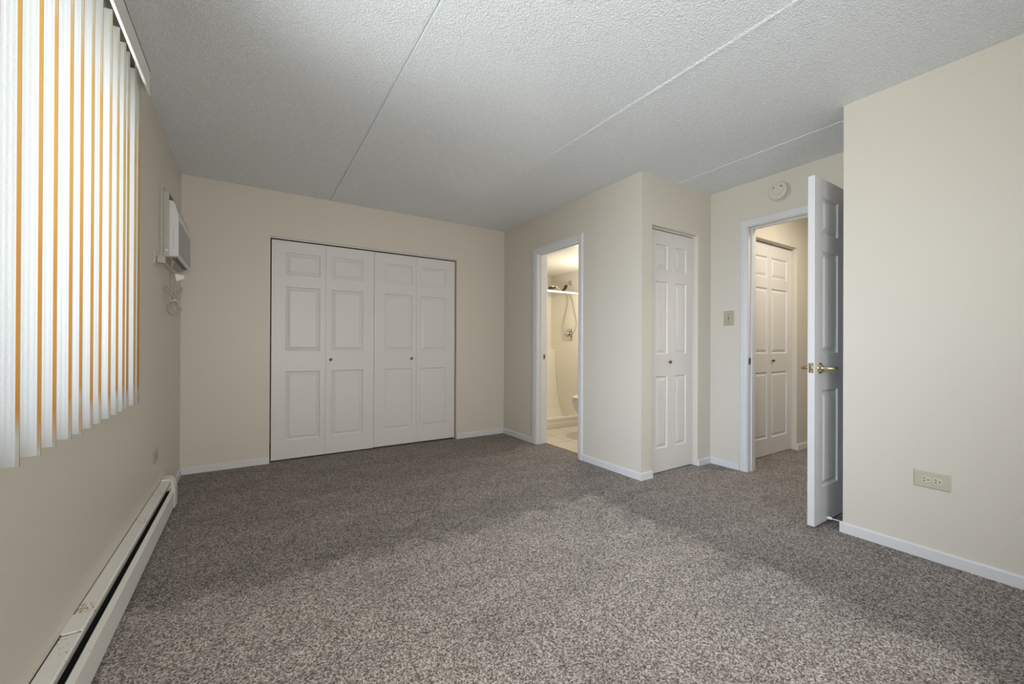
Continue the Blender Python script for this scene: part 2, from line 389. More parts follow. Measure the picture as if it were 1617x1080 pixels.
# ceiling: concrete planks with shallow joints running away from the camera
def ceil_profile():
    pts = [(XL - 0.2, H)]
    for xj, kind in ((0.638, 'g'), (1.840, 'b'), (3.048, 'b2')):
        if kind == 'g': pts += [(xj - 0.006, H), (xj - 0.003, H + 0.008), (xj + 0.001, H + 0.008), (xj + 0.004, H - 0.001), (xj + 0.03, H)]
        elif kind == 'b': pts += [(xj - 0.018, H), (xj - 0.008, H - 0.004), (xj + 0.004, H - 0.004), (xj + 0.007, H + 0.003), (xj + 0.011, H)]
        else: pts += [(xj - 0.008, H), (xj - 0.005, H + 0.003), (xj - 0.002, H - 0.002), (xj + 0.006, H - 0.002), (xj + 0.012, H)]
    pts += [(XEAST, H), (XEAST, H + 0.15), (XL - 0.2, H + 0.15)]
    return pts
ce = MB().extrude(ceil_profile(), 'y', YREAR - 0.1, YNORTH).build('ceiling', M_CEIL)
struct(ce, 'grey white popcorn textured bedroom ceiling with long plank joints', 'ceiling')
cb = MB().box(XR + T, XB, YBN, YNORTH - 0.02, BCEIL, BCEIL + 0.08).build('ceiling_bathroom', M_BATHWALL); struct(cb, 'low plain cream bathroom ceiling', 'ceiling')

W_Y0, W_Y1, W_Z0, W_Z1 = -0.15, 2.03, 0.880, 2.06
wl = wall_with_holes(MB(), 'x', XL - 0.18, XL, YREAR, YNORTH, 0, H, [(W_Y0, W_Y1, W_Z0, W_Z1), (3.345, 4.0, 1.61, 2.025)]).build('wall_left', M_WALL)
struct(wl, 'beige wall with the window and air conditioner', 'wall')
CL0, CL1, CLZ = 0.149, 1.968, 2.033
wb = wall_with_holes(MB(), 'y', YB, YB + T, XL, XR + T, 0, H, [(CL0, CL1, 0, CLZ)]).build('wall_back', M_WALL)
struct(wb, 'beige back wall around the wide double closet', 'wall')
BD0, BD1, BDZ = 2.902, 3.552, 2.040
wr_ = wall_with_holes(MB(), 'x', XR, XR + T, Y1 + T, YB, 0, H, [(BD0 - 0.018, BD1 + 0.018, 0, BDZ + 0.018)]).build('wall_bathroom', M_WALL)
struct(wr_, 'beige wall with the bathroom doorway', 'wall')
SC0, SC1, SCZ = 2.722, 3.342, 2.040
ws = wall_with_holes(MB(), 'y', Y1, Y1 + T, XR, X2 + T, 0, H, [(SC0, SC1, 0, SCZ)]).build('wall_closet', M_WALL)
struct(ws, 'short beige wall holding the narrow closet door', 'wall')
HD0, HD1, HDZ = 1.064, 1.832, 2.064
wh = wall_with_holes(MB(), 'x', X2, X2 + T, YF - T, Y1, 0, H, [(HD0 - 0.018, HD1 + 0.018, 0, HDZ + 0.018)]).build('wall_hall', M_WALL)
struct(wh, 'beige wall with light switch and hallway doorway', 'wall')
wf = MB().box(XF, XF + T, YREAR, YF, 0, H).box(XF + T, X2, YF - T, YF, 0, H).build('wall_right', M_WALL)
struct(wf, 'beige wall nearest the camera on the right with an outlet', 'wall')
wre = MB().box(XL - 0.18, XEAST, YREAR - 0.1, YREAR, 0, H).build('wall_rear', M_WALL); struct(wre)
wn = MB().box(XL - 0.18, XEAST, YNORTH, YNORTH + 0.1, 0, H).build('wall_north', M_WALL); struct(wn)
we = MB().box(XEAST, XEAST + 0.1, YREAR, YNORTH, 0, H).build('wall_east', M_WALL); struct(we)
wp = MB().box(2.15, 2.2, YB + T, YNORTH, 0, H).build('wall_partition', M_WALL); struct(wp)
# bathroom shell
wbn = MB().box(XR + T, XB + 0.1, YBN - 0.1, YBN, 0, H).build('wall_bathroom_near', M_BATHWALL); struct(wbn)
wbe = MB().box(XB, XB + 0.1, YBN, YNORTH, 0, H).build('wall_bathroom_far', M_BATHWALL); struct(wbe, 'cream bathroom wall behind the shower fittings', 'wall')
wbb = MB().box(XR + T, XB, YS, YNORTH, 0, H).build('wall_bathroom_back', M_BATHWALL); struct(wbb)
wbs = MB().box(XR + T - 0.004, XR + T, BD1 + 0.1, YNORTH, 0, BCEIL).box(XR + T - 0.004, XR + T + 0.0, YB, YNORTH, 0, H).build('wall_bathroom_side', M_BATHWALL); struct(wbs)
# hallway shell
HC0, HC1, HCZ = 3.800, 4.722, 2.070
whw = wall_with_holes(MB(), 'y', YH, YH + T, X2 + T, XEAST, 0, H, [(HC0, HC1, 0, HCZ)]).build('wall_hallway', M_WALL)
struct(whw, 'beige hallway wall seen through the open doorway', 'wall')
who = MB().box(X2 + T, XEAST, 0.72, 0.84, 0, H).build('wall_hallway_near', M_WALL); struct(who)
whc = MB().box(X2 + T, XEAST, YBN - 0.16, YBN - 0.1, 0, H).build('wall_hallway_closet', M_WALL); struct(whc)

# ------------------------------------------------------------------ baseboards
BH, BT = 0.058, 0.012
def base_prof(): return [(0, 0), (BT, 0), (BT, BH - 0.008), (BT - 0.003, BH - 0.002), (BT - 0.007, BH), (0, BH)]
def baseboard(name, runs, label):
    mb = MB()
    for kind, c, a, b in runs:      # kind: outward normal of the wall face
        pr = base_prof()
        if kind == '-x': mb.extrude([(c - d, z) for d, z in pr], 'y', a, b)
        if kind == '+x': mb.extrude([(c + d, z) for d, z in pr], 'y', a, b)
        if kind == '-y': mb.extrude([(c - d, z) for d, z in pr], 'x', a, b)
        if kind == '+y': mb.extrude([(c + d, z) for d, z in pr], 'x', a, b)
    return struct(mb.build(name, M_TRIM), label, 'baseboard')
baseboard('baseboard_back', [('-y', YB, XL, CL0 - 0.004), ('-y', YB, CL1 + 0.006, XR - BT)], 'white baseboard along the back closet wall')
baseboard('baseboard_left', [('+x', XL, 3.50, YB - BT)], 'short white baseboard past the heater end')
baseboard('baseboard_bathroom', [('-x', XR, 3.638, YB), ('-x', XR, Y1 - BT, 2.831)], 'white baseboard beside the bathroom doorway')
baseboard('baseboard_closet', [('-y', Y1, XR + 0.0004, SC0 + 0.006), ('-y', Y1, SC1 + 0.004, X2)], 'white baseboard beside the narrow closet')
baseboard('baseboard_hall', [('-x', X2, 1.899, Y1 - BT)], 'white baseboard under the light switch')
baseboard('baseboard_right', [('-x', XF, YREAR, YF + BT), ('+y', YF, XF + 0.0004, X2)], 'white baseboard along the near right wall')
baseboard('baseboard_hallway', [('-y', YH, HC1 + 0.004, XEAST)], 'white baseboard in the hallway')

# ------------------------------------------------------------------ door casings and jambs
def doorway(name, xw, y0, y1, zt, cas_out0, cas_out1, cas_z, label, strike_mat, stop_x, strike_x, strike_z):
    root = empty(name, (xw, (y0 + y1) / 2, 0)); struct(root, label, 'door frame')
    ct = 0.015
    # mitred casing on the room face, three lengths with an ogee edge
    def cas(pts_in, pts_out):
        mb = MB()
        (ai, zi), (bi, zj) = pts_in; (ao, zo), (bo, zp) = pts_out
        def sect(i, o, zi_, zo_):
            return [(xw, i, zi_), (xw - ct * 0.55, i, zi_), (xw - ct * 0.8, i + (o - i) * 0.12, zi_ + (zo_ - zi_) * 0.12),
                    (xw - ct, i + (o - i) * 0.45, zi_ + (zo_ - zi_) * 0.45), (xw - ct, i + (o - i) * 0.85, zi_ + (zo_ - zi_) * 0.85),
                    (xw - ct * 0.6, o, zo_), (xw, o, zo_)]
        mb.rings([sect(ai, ao, zi, zo), sect(bi, bo, zj, zp)], 0, False)
        return mb
    ri = 0.005
    zi = zt + ri
    cas([(y1 + ri, 0), (y1 + ri, zi)], [(cas_out1, 0), (cas_out1, cas_z)]).build('casing_leg', M_TRIM, root)
    cas([(y0 - ri, 0), (y0 - ri, zi)], [(cas_out0, 0), (cas_out0, cas_z)]).build('casing_leg', M_TRIM, root)
    cas([(y1 + ri, zi), (y0 - ri, zi)], [(cas_out1, cas_z), (cas_out0, cas_z)]).build('casing_head', M_TRIM, root)
    j = MB().box(xw - 0.002, xw + T + 0.002, y1, y1 + 0.017, 0, zt + 0.017).box(xw - 0.002, xw + T + 0.002, y0 - 0.017, y0, 0, zt + 0.017).box(xw - 0.002, xw + T + 0.002, y0, y1, zt, zt + 0.017)
    j.build('jamb', M_TRIM, root, bevel=0.0015)
    s0, s1 = stop_x
    st = MB().box(xw + s0, xw + s1, y1 - 0.012, y1, 0, zt).box(xw + s0, xw + s1, y0, y0 + 0.012, 0, zt).box(xw + s0, xw + s1, y0 + 0.012, y1 - 0.012, zt - 0.012, zt)
    st.build('door_stop_strip', M_TRIM, root, bevel=0.0015)
    # other side casing
    xo = xw + T
    o = MB().box(xo, xo + ct, y1 + ri, y1 + 0.062, 0, zt + 0.062).box(xo, xo + ct, y0 - 0.062, y0 - ri, 0, zt + 0.062).box(xo, xo + ct, y0 - ri, y1 + ri, zi, zt + 0.062)
    o.build('rear_casing', M_TRIM, root, bevel=0.004)
    sp = MB().box(xw + strike_x - 0.014, xw + strike_x + 0.014, y1 - 0.0015, y1 + 0.001, strike_z - 0.028, strike_z + 0.028, 0)
    sp.box(xw + strike_x - 0.006, xw + strike_x + 0.006, y1 - 0.0022, y1, strike_z - 0.012, strike_z + 0.012, 1)
    sp.build('strike_plate', [strike_mat, M_DARK], root)
    return root
doorway('trim_1', XR, BD0, BD1, BDZ, 2.838, 3.637, 2.108, 'white moulded frame of the bathroom doorway', M_BRASS, (0.034, 0.066), 0.090, 0.940)
doorway('trim_2', X2, HD0, HD1, HDZ, 0.998, 1.898, 2.129, 'white moulded frame of the hallway doorway', M_DKBRASS, (0.040, 0.075), 0.024, 0.935)

# ------------------------------------------------------------------ moulded panel door leaves
def panel_leaf(mb, org, U, N, w, h, t, panels, both=False):
    """front face at org plane, outward normal N; panels (u0,u1,v0,v1)"""
    org, U, N = Vector(org), Vector(U), Vector(N); V = Vector((0, 0, 1))
    def P(u, v, n): return org + U * u + V * v + N * n
    prof = [(0.0, 0.0), (0.0025, -0.0045), (0.008, -0.0100), (0.013, -0.0110), (0.035, -0.0030), (0.037, -0.0015)]
    def face(n0, sgn):
        us = sorted(set([0, w] + [p[0] for p in panels] + [p[1] for p in panels]))
        vs = sorted(set([0, h] + [p[2] for p in panels] + [p[3] for p in panels]))
        for a, b in zip(us[:-1], us[1:]):
            for c, d in zip(vs[:-1], vs[1:]):
                mu, mv = (a + b) / 2, (c + d) / 2
                inside = [p for p in panels if p[0] < mu < p[1] and p[2] < mv < p[3]]
                if not inside:
                    mb.quad([P(a, c, n0), P(b, c, n0), P(b, d, n0), P(a, d, n0)])
        for u0, u1, v0, v1 in panels:
            # rings (panels never split by other panels' grid lines: emit whole)
            prev = None
            for ins, dep in prof:
                ring = [P(u0 + ins, v0 + ins, n0 + sgn * dep), P(u1 - ins, v0 + ins, n0 + sgn * dep), P(u1 - ins, v1 - ins, n0 + sgn * dep), P(u0 + ins, v1 - ins, n0 + sgn * dep)]
                if prev:
                    for i in range(4): mb.quad([prev[i], prev[(i + 1) % 4], ring[(i + 1) % 4], ring[i]])
                prev = ring
            mb.quad(prev)
    face(0, 1)
    if both: face(-t, -1)
    else: mb.quad([P(0, 0, -t), P(w, 0, -t), P(w, h, -t), P(0, h, -t)])
    mb.quad([P(0, 0, 0), P(0, h, 0), P(0, h, -t), P(0, 0, -t)]); mb.quad([P(w, 0, 0), P(w, h, 0), P(w, h, -t), P(w, 0, -t)])
    mb.quad([P(0, 0, 0), P(w, 0, 0), P(w, 0, -t), P(0, 0, -t)]); mb.quad([P(0, h, 0), P(w, h, 0), P(w, h, -t), P(0, h, -t)])
    return mb

def weld(o, flip=False):
    import bmesh
    bm = bmesh.new(); bm.from_mesh(o.data); bmesh.ops.remove_doubles(bm, verts=bm.verts[:], dist=0.0001)
    bmesh.ops.recalc_face_normals(bm, faces=bm.faces[:]); bm.to_mesh(o.data); bm.free()
    return o

def closet_knob(parent, x, y, z, big=1.0):
    k = MB().lathe([(0, 0.0055), (0.010, 0.0055), (0.013, 0.0115 * big), (0.019, 0.0135 * big), (0.024, 0.0115 * big), (0.0265, 0.006)], (x, y, z), (0, -1, 0), 20, 0)
    o = k.build('knob', M_DKBRASS, parent)
    MB().lathe([(0.0, 0.0075 * big), (0.002, 0.006), (0.003, 0.001)], (x, y - 0.0262, z), (0, -1, 0), 16, 0).build('knob_face', M_BRASS, o)
    return o

def bifold(name, loc, y, leaves, z0, z1, pans_v, knob, label, track=None):
    """leaves: (x0,x1,px0,px1)"""
    root = empty(name, loc); struct(root, label, 'door')
    for x0, x1, p0, p1 in leaves:
        mb = MB(); panel_leaf(mb, (x0, y, z0), (1, 0, 0), (0, -1, 0), x1 - x0, z1 - z0, 0.032,
                              [(p0 - x0, p1 - x0, a - z0, b - z0) for a, b in pans_v])
        weld(mb.build('door_leaf', M_DOOR, root))
    closet_knob(root, knob[0], y, knob[1])
    return root
VB = [(0.180, 0.813), (1.002, 1.592), (1.702, 1.905)]
dz0, dz1 = 0.013, 2.010
yd = YB + 0.03
bifold('door_1', (0.16, yd, 0), yd, [(0.160, 0.6100, 0.272, 0.561), (0.6115, 1.0615, 0.660, 0.955)], dz0, dz1, VB, (0.654, 0.918), 'left pair of white folding doors on the wide back closet')
bifold('door_2', (1.96, yd, 0), yd, [(1.0645, 1.5080, 1.168, 1.462), (1.5095, 1.9570, 1.555, 1.850)], dz0 + 0.004, dz1 - 0.001, VB, (1.454, 0.918), 'right pair of white folding doors on the wide back closet')
VS = [(0.203, 0.808), (0.991, 1.603), (1.705, 1.912)]
ys = Y1 + 0.05
bifold('door_3', (2.73, ys, 0), ys, [(2.7275, 3.0340, 2.832, 2.989), (3.0350, 3.3390, 3.086, 3.245)], 0.008, 2.024, VS, (3.008, 0.926), 'narrow white folding door in the corner closet')
VH = [(0.170, 0.812), (0.992, 1.627), (1.730, 1.930)]
yh = YH + 0.05
bifold('door_5', (4.26, yh, 0), yh, [(3.812, 4.2640, 3.93, 4.231), (4.2655, 4.7180, 4.307, 4.626)], 0.006, 2.052, VH, (4.319, 0.921), 'white folding closet door out in the hallway')
tr = MB().box(CL0, CL1, YB + 0.022, YB + 0.05, 2.022, CLZ).build('trim_3', M_TRIM); struct(tr, 'closet door track above the back closet doors', 'track')
tr = MB().box(SC0, SC1, Y1 + 0.044, Y1 + 0.075, 2.031, SCZ).build('trim_4', M_TRIM); struct(tr, 'closet door track above the narrow closet door', 'track')
tr = MB().box(HC0, HC1, YH + 0.04, YH + 0.07, 2.062, HCZ).build('trim_5', M_TRIM); struct(tr, 'closet door track above the hallway closet door', 'track')

# open bedroom door: hinged on the near jamb, standing square to the hall wall
dr = empty('door_4', (X2 - 0.01, 1.0725, 0)); struct(dr, 'white six panel door standing open with brass lever', 'door')
DX0, DX1, DY0, DY1, DZ0, DZ1 = 2.762, 3.524, 1.055, 1.090, 0.012, 2.058
mb = MB()
cols = [(2.862, 3.088), (3.198, 3.424)]; rows = [(0.225, 0.800), (1.022, 1.628), (1.735, 1.950)]
panel_leaf(mb, (DX0, DY0, DZ0), (1, 0, 0), (0, -1, 0), DX1 - DX0, DZ1 - DZ0, DY1 - DY0,
           [(a - DX0, b - DX0, c - DZ0, d - DZ0) for a, b in cols for c, d in rows], both=True)
weld(mb.build('door_leaf', M_TRIM, dr))
ym = (DY0 + DY1) / 2
lp = MB().box(DX0 - 0.0015, DX0 + 0.001, ym - 0.0125, ym + 0.0125, 0.906, 0.963).build('latch_plate', M_POLBRASS, dr, bevel=0.0006)
MB().box(DX0 - 0.011, DX0, ym - 0.007, ym + 0.007, 0.926, 0.944).build('latch_bolt', M_CHROME, lp, bevel=0.002)
for zz in (0.914, 0.955):
    MB().lathe([(0, 0.0045), (0.001, 0.004), (0.0015, 0.0005)], (DX0 - 0.0015, ym, zz), (-1, 0, 0), 12).build('screw', M_CHROME, lp)
def lever(side):
    y = DY0 if side < 0 else DY1
    s = side
    ros = MB().lathe([(0, 0.033), (0.003, 0.033), (0.006, 0.029), (0.012, 0.020), (0.018, 0.014), (0.022, 0.013)], (2.832, y, 0.932), (0, s, 0), 32).build('rosette', M_POLBRASS, dr)
    pts = spline([(2.832, y + s * 0.018, 0.932), (2.832, y + s * 0.048, 0.932), (2.840, y + s * 0.060, 0.932), (2.870, y + s * 0.062, 0.934), (2.905, y + s * 0.058, 0.931), (2.940, y + s * 0.045, 0.934), (2.952, y + s * 0.034, 0.937)], 6)
    n = len(pts); rs = [0.0105 + 0.001 * math.sin(i) * 0 - 0.0055 * max(0, (i / n - 0.55)) / 0.45 for i in range(n)]
    MB().tube(pts, rs, 14).build('lever', M_POLBRASS, ros)
lever(-1); lever(1)
for zz in (0.25, 1.05, 1.82):
    MB().tube([(X2 - 0.008, DY0 - 0.004, zz - 0.045), (X2 - 0.008, DY0 - 0.004, zz + 0.045)], 0.006, 12).build('hinge', M_POLBRASS, dr)

# spring stop on the return baseboard behind the door
ds = empty('door_stopper', (2.925, YF + BT, 0.034)); tag(ds, 'thin white door stop poking out of the baseboard behind the open door', 'door stop')
MB().lathe([(0, 0.011), (0.004, 0.011), (0.006, 0.0045), (0.062, 0.004)], (2.925, YF + BT, 0.034), (0, 1, 0), 16).build('rod', M_STOP, ds)
MB().lathe([(0.060, 0.0050), (0.064, 0.0080), (0.080, 0.0085), (0.086, 0.0075), (0.088, 0.004)], (2.925, YF + BT, 0.034), (0, 1, 0), 16).build('rubber_tip', M_STOP, ds)

# ------------------------------------------------------------------ window
win = empty('window_1', (XL - 0.1, (W_Y0 + W_Y1) / 2, W_Z0)); struct(win, 'wide window hidden behind the vertical blind', 'window')
xw0, xw1 = XL - 0.15, XL - 0.09
f = MB().box(xw0, xw1, W_Y0, W_Y0 + 0.045, W_Z0, W_Z1).box(xw0, xw1, W_Y1 - 0.045, W_Y1, W_Z0, W_Z1).box(xw0, xw1, W_Y0 + 0.045, W_Y1 - 0.045, W_Z0, W_Z0 + 0.045).box(xw0, xw1, W_Y0 + 0.045, W_Y1 - 0.045, W_Z1 - 0.045, W_Z1)
f.build('window_frame', M_SILVER, win, bevel=0.002)
ymid = (W_Y0 + W_Y1) / 2
MB().box(xw0 + 0.01, xw1 - 0.01, ymid - 0.025, ymid + 0.025, W_Z0 + 0.045, W_Z1 - 0.045).build('meeting_stile', M_SILVER, win, bevel=0.002)
for a, b in ((W_Y0 + 0.045, ymid - 0.025), (ymid + 0.025, W_Y1 - 0.045)):
    MB().box(xw0 + 0.025, xw0 + 0.031, a, b, W_Z0 + 0.045, W_Z1 - 0.045).build('pane', M_GLASS, win)
MB().box(XL - 0.09, XL + 0.006, W_Y0, W_Y1, W_Z0 - 0.0, W_Z0 + 0.012).build('window_sill', M_TRIM, win, bevel=0.003)

# ------------------------------------------------------------------ vertical blind
VX0, VX1 = XL + 0.031, XL + 0.120
VZ0, VZ1 = 0.832, 2.075
vb = empty('vertical_blind', (XL + 0.07, 1.0, VZ1)); tag(vb, 'white vertical blind with yellowed vane edges hanging at the left window', 'blind')
MB().box(XL + 0.052, XL + 0.100, 0.10, 2.100, 2.096, 2.158).build('headrail', M_RAIL, vb, bevel=0.002)
vl = MB().box(XL + 0.137, XL + 0.140, 0.10, 2.117, 2.043, 2.125).box(XL + 0.0, XL + 0.137, 2.114, 2.117, 2.043, 2.125).build('valance', M_VAL, vb)
MB().box(XL + 0.1365, XL + 0.1415, 0.10, 2.118, 2.035, 2.043).build('valance_edge', M_VALAMBER, vl)
MB().box(XL + 0.136, XL + 0.1445, 0.10, 2.119, 2.0335, 2.035).build('valance_lip', M_LABEL, vl)
MB().box(XL + 0.137, XL + 0.1415, 0.10, 2.118, 2.125, 2.128).build('valance_top_edge', M_EDGE, vl)
ys_ = [1.122, 1.214, 1.290, 1.382, 1.453, 1.537, 1.610, 1.703, 1.786, 1.866, 1.917, 2.021, 2.080]
near = [1.122 - 0.0795 * k for k in range(11, 0, -1)]
def vane(y, tilt, z0):
    mb = MB(); n = 14
    def pos(t):   # t 0 window side .. 1 room side
        x = VX0 + (VX1 - VX0) * t
        cam_ = 0.004 * (1 - (2 * t - 1) ** 2)
        return x, y + cam_ + tilt * (1 - t)
    ts = [k / n * 0.925 for k in range(n + 1)] + [0.95, 0.972, 0.988, 1.0]
    th_ = 0.0008
    for a, b in zip(ts[:-1], ts[1:]):
        (xa, ya), (xb_, yb_) = pos(a), pos(b)
        mi = 2 if a >= 0.987 else (1 if a >= 0.924 else 0)
        mb.quad([(xa, ya, z0), (xb_, yb_, z0), (xb_, yb_, VZ1), (xa, ya, VZ1)], mi, True)
    o = mb.build('vane', [M_VANE, M_AMBER, M_EDGE], vb, recalc=False)
    MB().box((VX0 + VX1) / 2 - 0.006, (VX0 + VX1) / 2 + 0.006, y + 0.003, y + 0.006, VZ1 - 0.004, 2.098).build('hook', M_LABEL, o)
    return o
for y in near + ys_:
    vane(y, random.uniform(-0.004, 0.006), VZ0 + random.uniform(-0.0015, 0.0015))

# ------------------------------------------------------------------ through-wall air conditioner
ac = empty('air_conditioner', (XL, 3.67, 1.61)); tag(ac, 'white through-wall air conditioner high on the left wall', 'air conditioner')
def ring_box(mb, x0, x1, y0, y1, z0, z1, t):
    mb.box(x0, x1, y0, y0 + t, z0, z1); mb.box(x0, x1, y1 - t, y1, z0, z1)
    mb.box(x0, x1, y0 + t, y1 - t, z0, z0 + t); mb.box(x0, x1, y0 + t, y1 - t, z1 - t, z1); return mb
ring_box(MB(), XL - 0.16, XL + 0.041, 3.346, 3.999, 1.611, 2.024, 0.005).build('sleeve', M_SLEEVE, ac)
fr = MB().box(XL + 0.0005, XL + 0.014, 3.322, 3.345, 1.607, 2.055).box(XL + 0.0005, XL + 0.014, 4.0, 4.023, 1.607, 2.055).box(XL + 0.0005, XL + 0.014, 3.345, 4.0, 2.026, 2.055)
fr.build('wall_flange', M_SLEEVE, ac, bevel=0.001)
MB().box(XL - 0.15, XL + 0.012, 3.352, 3.993, 1.617, 2.018).build('sleeve_shade_fill', M_DARK, ac)  # black box gives the sleeve interior its shade as colour
A0, A1 = 3.356, 3.992
prof = [(XL + 0.012, 1.617), (XL + 0.041, 1.617), (XL + 0.080, 1.621), (XL + 0.087, 1.628), (XL + 0.087, 1.640), (XL + 0.066, 1.640), (XL + 0.066, 1.858), (XL + 0.086, 1.858), (XL + 0.0855, 1.869), (XL + 0.082, 1.901),
        (XL + 0.078, 1.918), (XL + 0.066, 1.918), (XL + 0.058, 1.960), (XL + 0.064, 1.966), (XL + 0.058, 1.973), (XL + 0.012, 1.973)]
MB().extrude(prof, 'y', A0 + 0.012, A1 - 0.012).build('front_cabinet', M_AC, ac)
side = [(XL + 0.012, 1.617), (XL + 0.041, 1.617), (XL + 0.080, 1.621), (XL + 0.087, 1.628), (XL + 0.0865, 1.868), (XL + 0.082, 1.901), (XL + 0.070, 1.948), (XL + 0.060, 1.972), (XL + 0.041, 1.974), (XL + 0.012, 1.974)]
for a, b in ((A0, A0 + 0.012), (A1 - 0.012, A1)):
    MB().extrude(side, 'y', a, b).build('end_cheek', M_AC, ac, bevel=0.002)
MB().box(XL + 0.0655, XL + 0.068, A0 + 0.012, A1 - 0.012, 1.640, 1.858).build('grille_backing', M_DARK, ac)
g = MB(); nl = 19
for k in range(nl):
    z = 1.643 + (1.855 - 1.643) * (k + 0.5) / nl
    g.extrude([(XL + 0.072, z + 0.004), (XL + 0.087, z + 0.0026), (XL + 0.087, z - 0.0026), (XL + 0.072, z - 0.001)], 'y', A0 + 0.012, A1 - 0.012)
g.build('intake_grille', M_AC, ac)
# discharge grille: one folded sheet, upright ribs standing out of a dark panel
dg = MB(); ribs = []; lo_y, hi_y = A0 + 0.012, A1 - 0.012
cols_ = [(lo_y, 0)]
for k in range(16):
    y = A0 + 0.03 + k * (A1 - A0 - 0.06) / 15
    cols_ += [(y - 0.0016, 0), (y - 0.0015, 1), (y + 0.0015, 1), (y + 0.0016, 0)]
cols_.append((hi_y, 0))
top = [(XL + 0.063 + 0.003 * o, y, 1.964) for y, o in cols_]; bot = [(XL + 0.0775 + 0.003 * o, y, 1.919) for y, o in cols_]
k0 = len(cols_)
dg.v = [Vector(p) for p in top + bot]
for i in range(k0 - 1):
    dg.f.append((i, i + 1, k0 + i + 1, k0 + i)); dg.mi.append(1 if cols_[i][1] or cols_[i + 1][1] else 0); dg.sm.append(False)
dg.build('discharge_grille', [M_ACGREY, M_SLEEVE], ac)
MB().box(XL + 0.050, XL + 0.056, A0 + 0.06, A1 - 0.08, 1.6155, 1.6175).box(XL + 0.064, XL + 0.070, A0 + 0.06, A1 - 0.08, 1.6165, 1.6195).build('drain_slot', M_DARK, ac)
MB().lathe([(0, 0.013), (0.002, 0.013), (0.003, 0.010)], (XL + 0.028, 3.346, 1.652), (0, -1, 0), 20).build('knockout_plug', M_SILVER, ac)
MB().box(XL + 0.062, XL + 0.064, A0 - 0.001, A0 + 0.001, 1.66, 1.80).build('side_seam', M_SLEEVE, ac)
# plug, cord, tag and cable tie
MB().box(XL + 0.008, XL + 0.046, 3.165, 3.215, 1.541, 1.586).build('plug', M_SLEEVE, ac, bevel=0.006)
def cordpts(l): return [(XL + 0.05 + (x + 0.43) * 1.0, 3.50 + dy, z) for x, dy, z in l]
c = MB()
c.tube(spline([(XL + 0.040, 3.20, 1.545), (-0.446, 3.36, 1.545), (-0.427, 3.48, 1.521), (-0.423, 3.50, 1.500)], 6), 0.0056, 8)
c.tube(spline([(-0.421, 3.50, 1.480), (-0.422, 3.50, 1.442), (-0.425, 3.495, 1.360), (-0.436, 3.49, 1.318), (-0.428, 3.49, 1.285), (-0.404, 3.50, 1.270), (-0.391, 3.505, 1.292), (-0.404, 3.50, 1.322), (-0.422, 3.49, 1.357), (-0.438, 3.485, 1.385), (-0.464, 3.48, 1.412),
                (-0.469, 3.48, 1.432), (-0.459, 3.48, 1.440), (-0.444, 3.485, 1.418), (-0.432, 3.49, 1.372), (-0.428, 3.50, 1.350), (-0.456, 3.51, 1.318), (-0.459, 3.51, 1.282), (-0.445, 3.505, 1.256), (-0.420, 3.50, 1.246),
                (-0.404, 3.50, 1.262), (-0.410, 3.505, 1.300), (-0.424, 3.505, 1.345), (-0.416, 3.51, 1.385), (-0.404, 3.515, 1.420), (-0.394, 3.515, 1.438), (-0.388, 3.515, 1.428), (-0.404, 3.512, 1.380), (-0.430, 3.505, 1.352),
                (-0.436, 3.50, 1.395), (-0.444, 3.50, 1.449), (-0.446, 3.50, 1.526), (-0.436, 3.47, 1.570), (-0.430, 3.46, 1.612)], 6), 0.0056, 8)
cd = c.build('power_cord', M_CORD, ac)
MB().box(-0.436, -0.414, 3.478, 3.522, 1.346, 1.352).build('cable_tie', M_LABEL, cd)
tg = MB().quad([(-0.426, 3.494, 1.528), (-0.376, 3.498, 1.520), (-0.374, 3.500, 1.500), (-0.414, 3.495, 1.477)]).quad([(-0.426, 3.500, 1.528), (-0.376, 3.504, 1.512), (-0.372, 3.504, 1.506), (-0.414, 3.500, 1.477)])
tg.build('warning_tag', M_LABEL, cd)

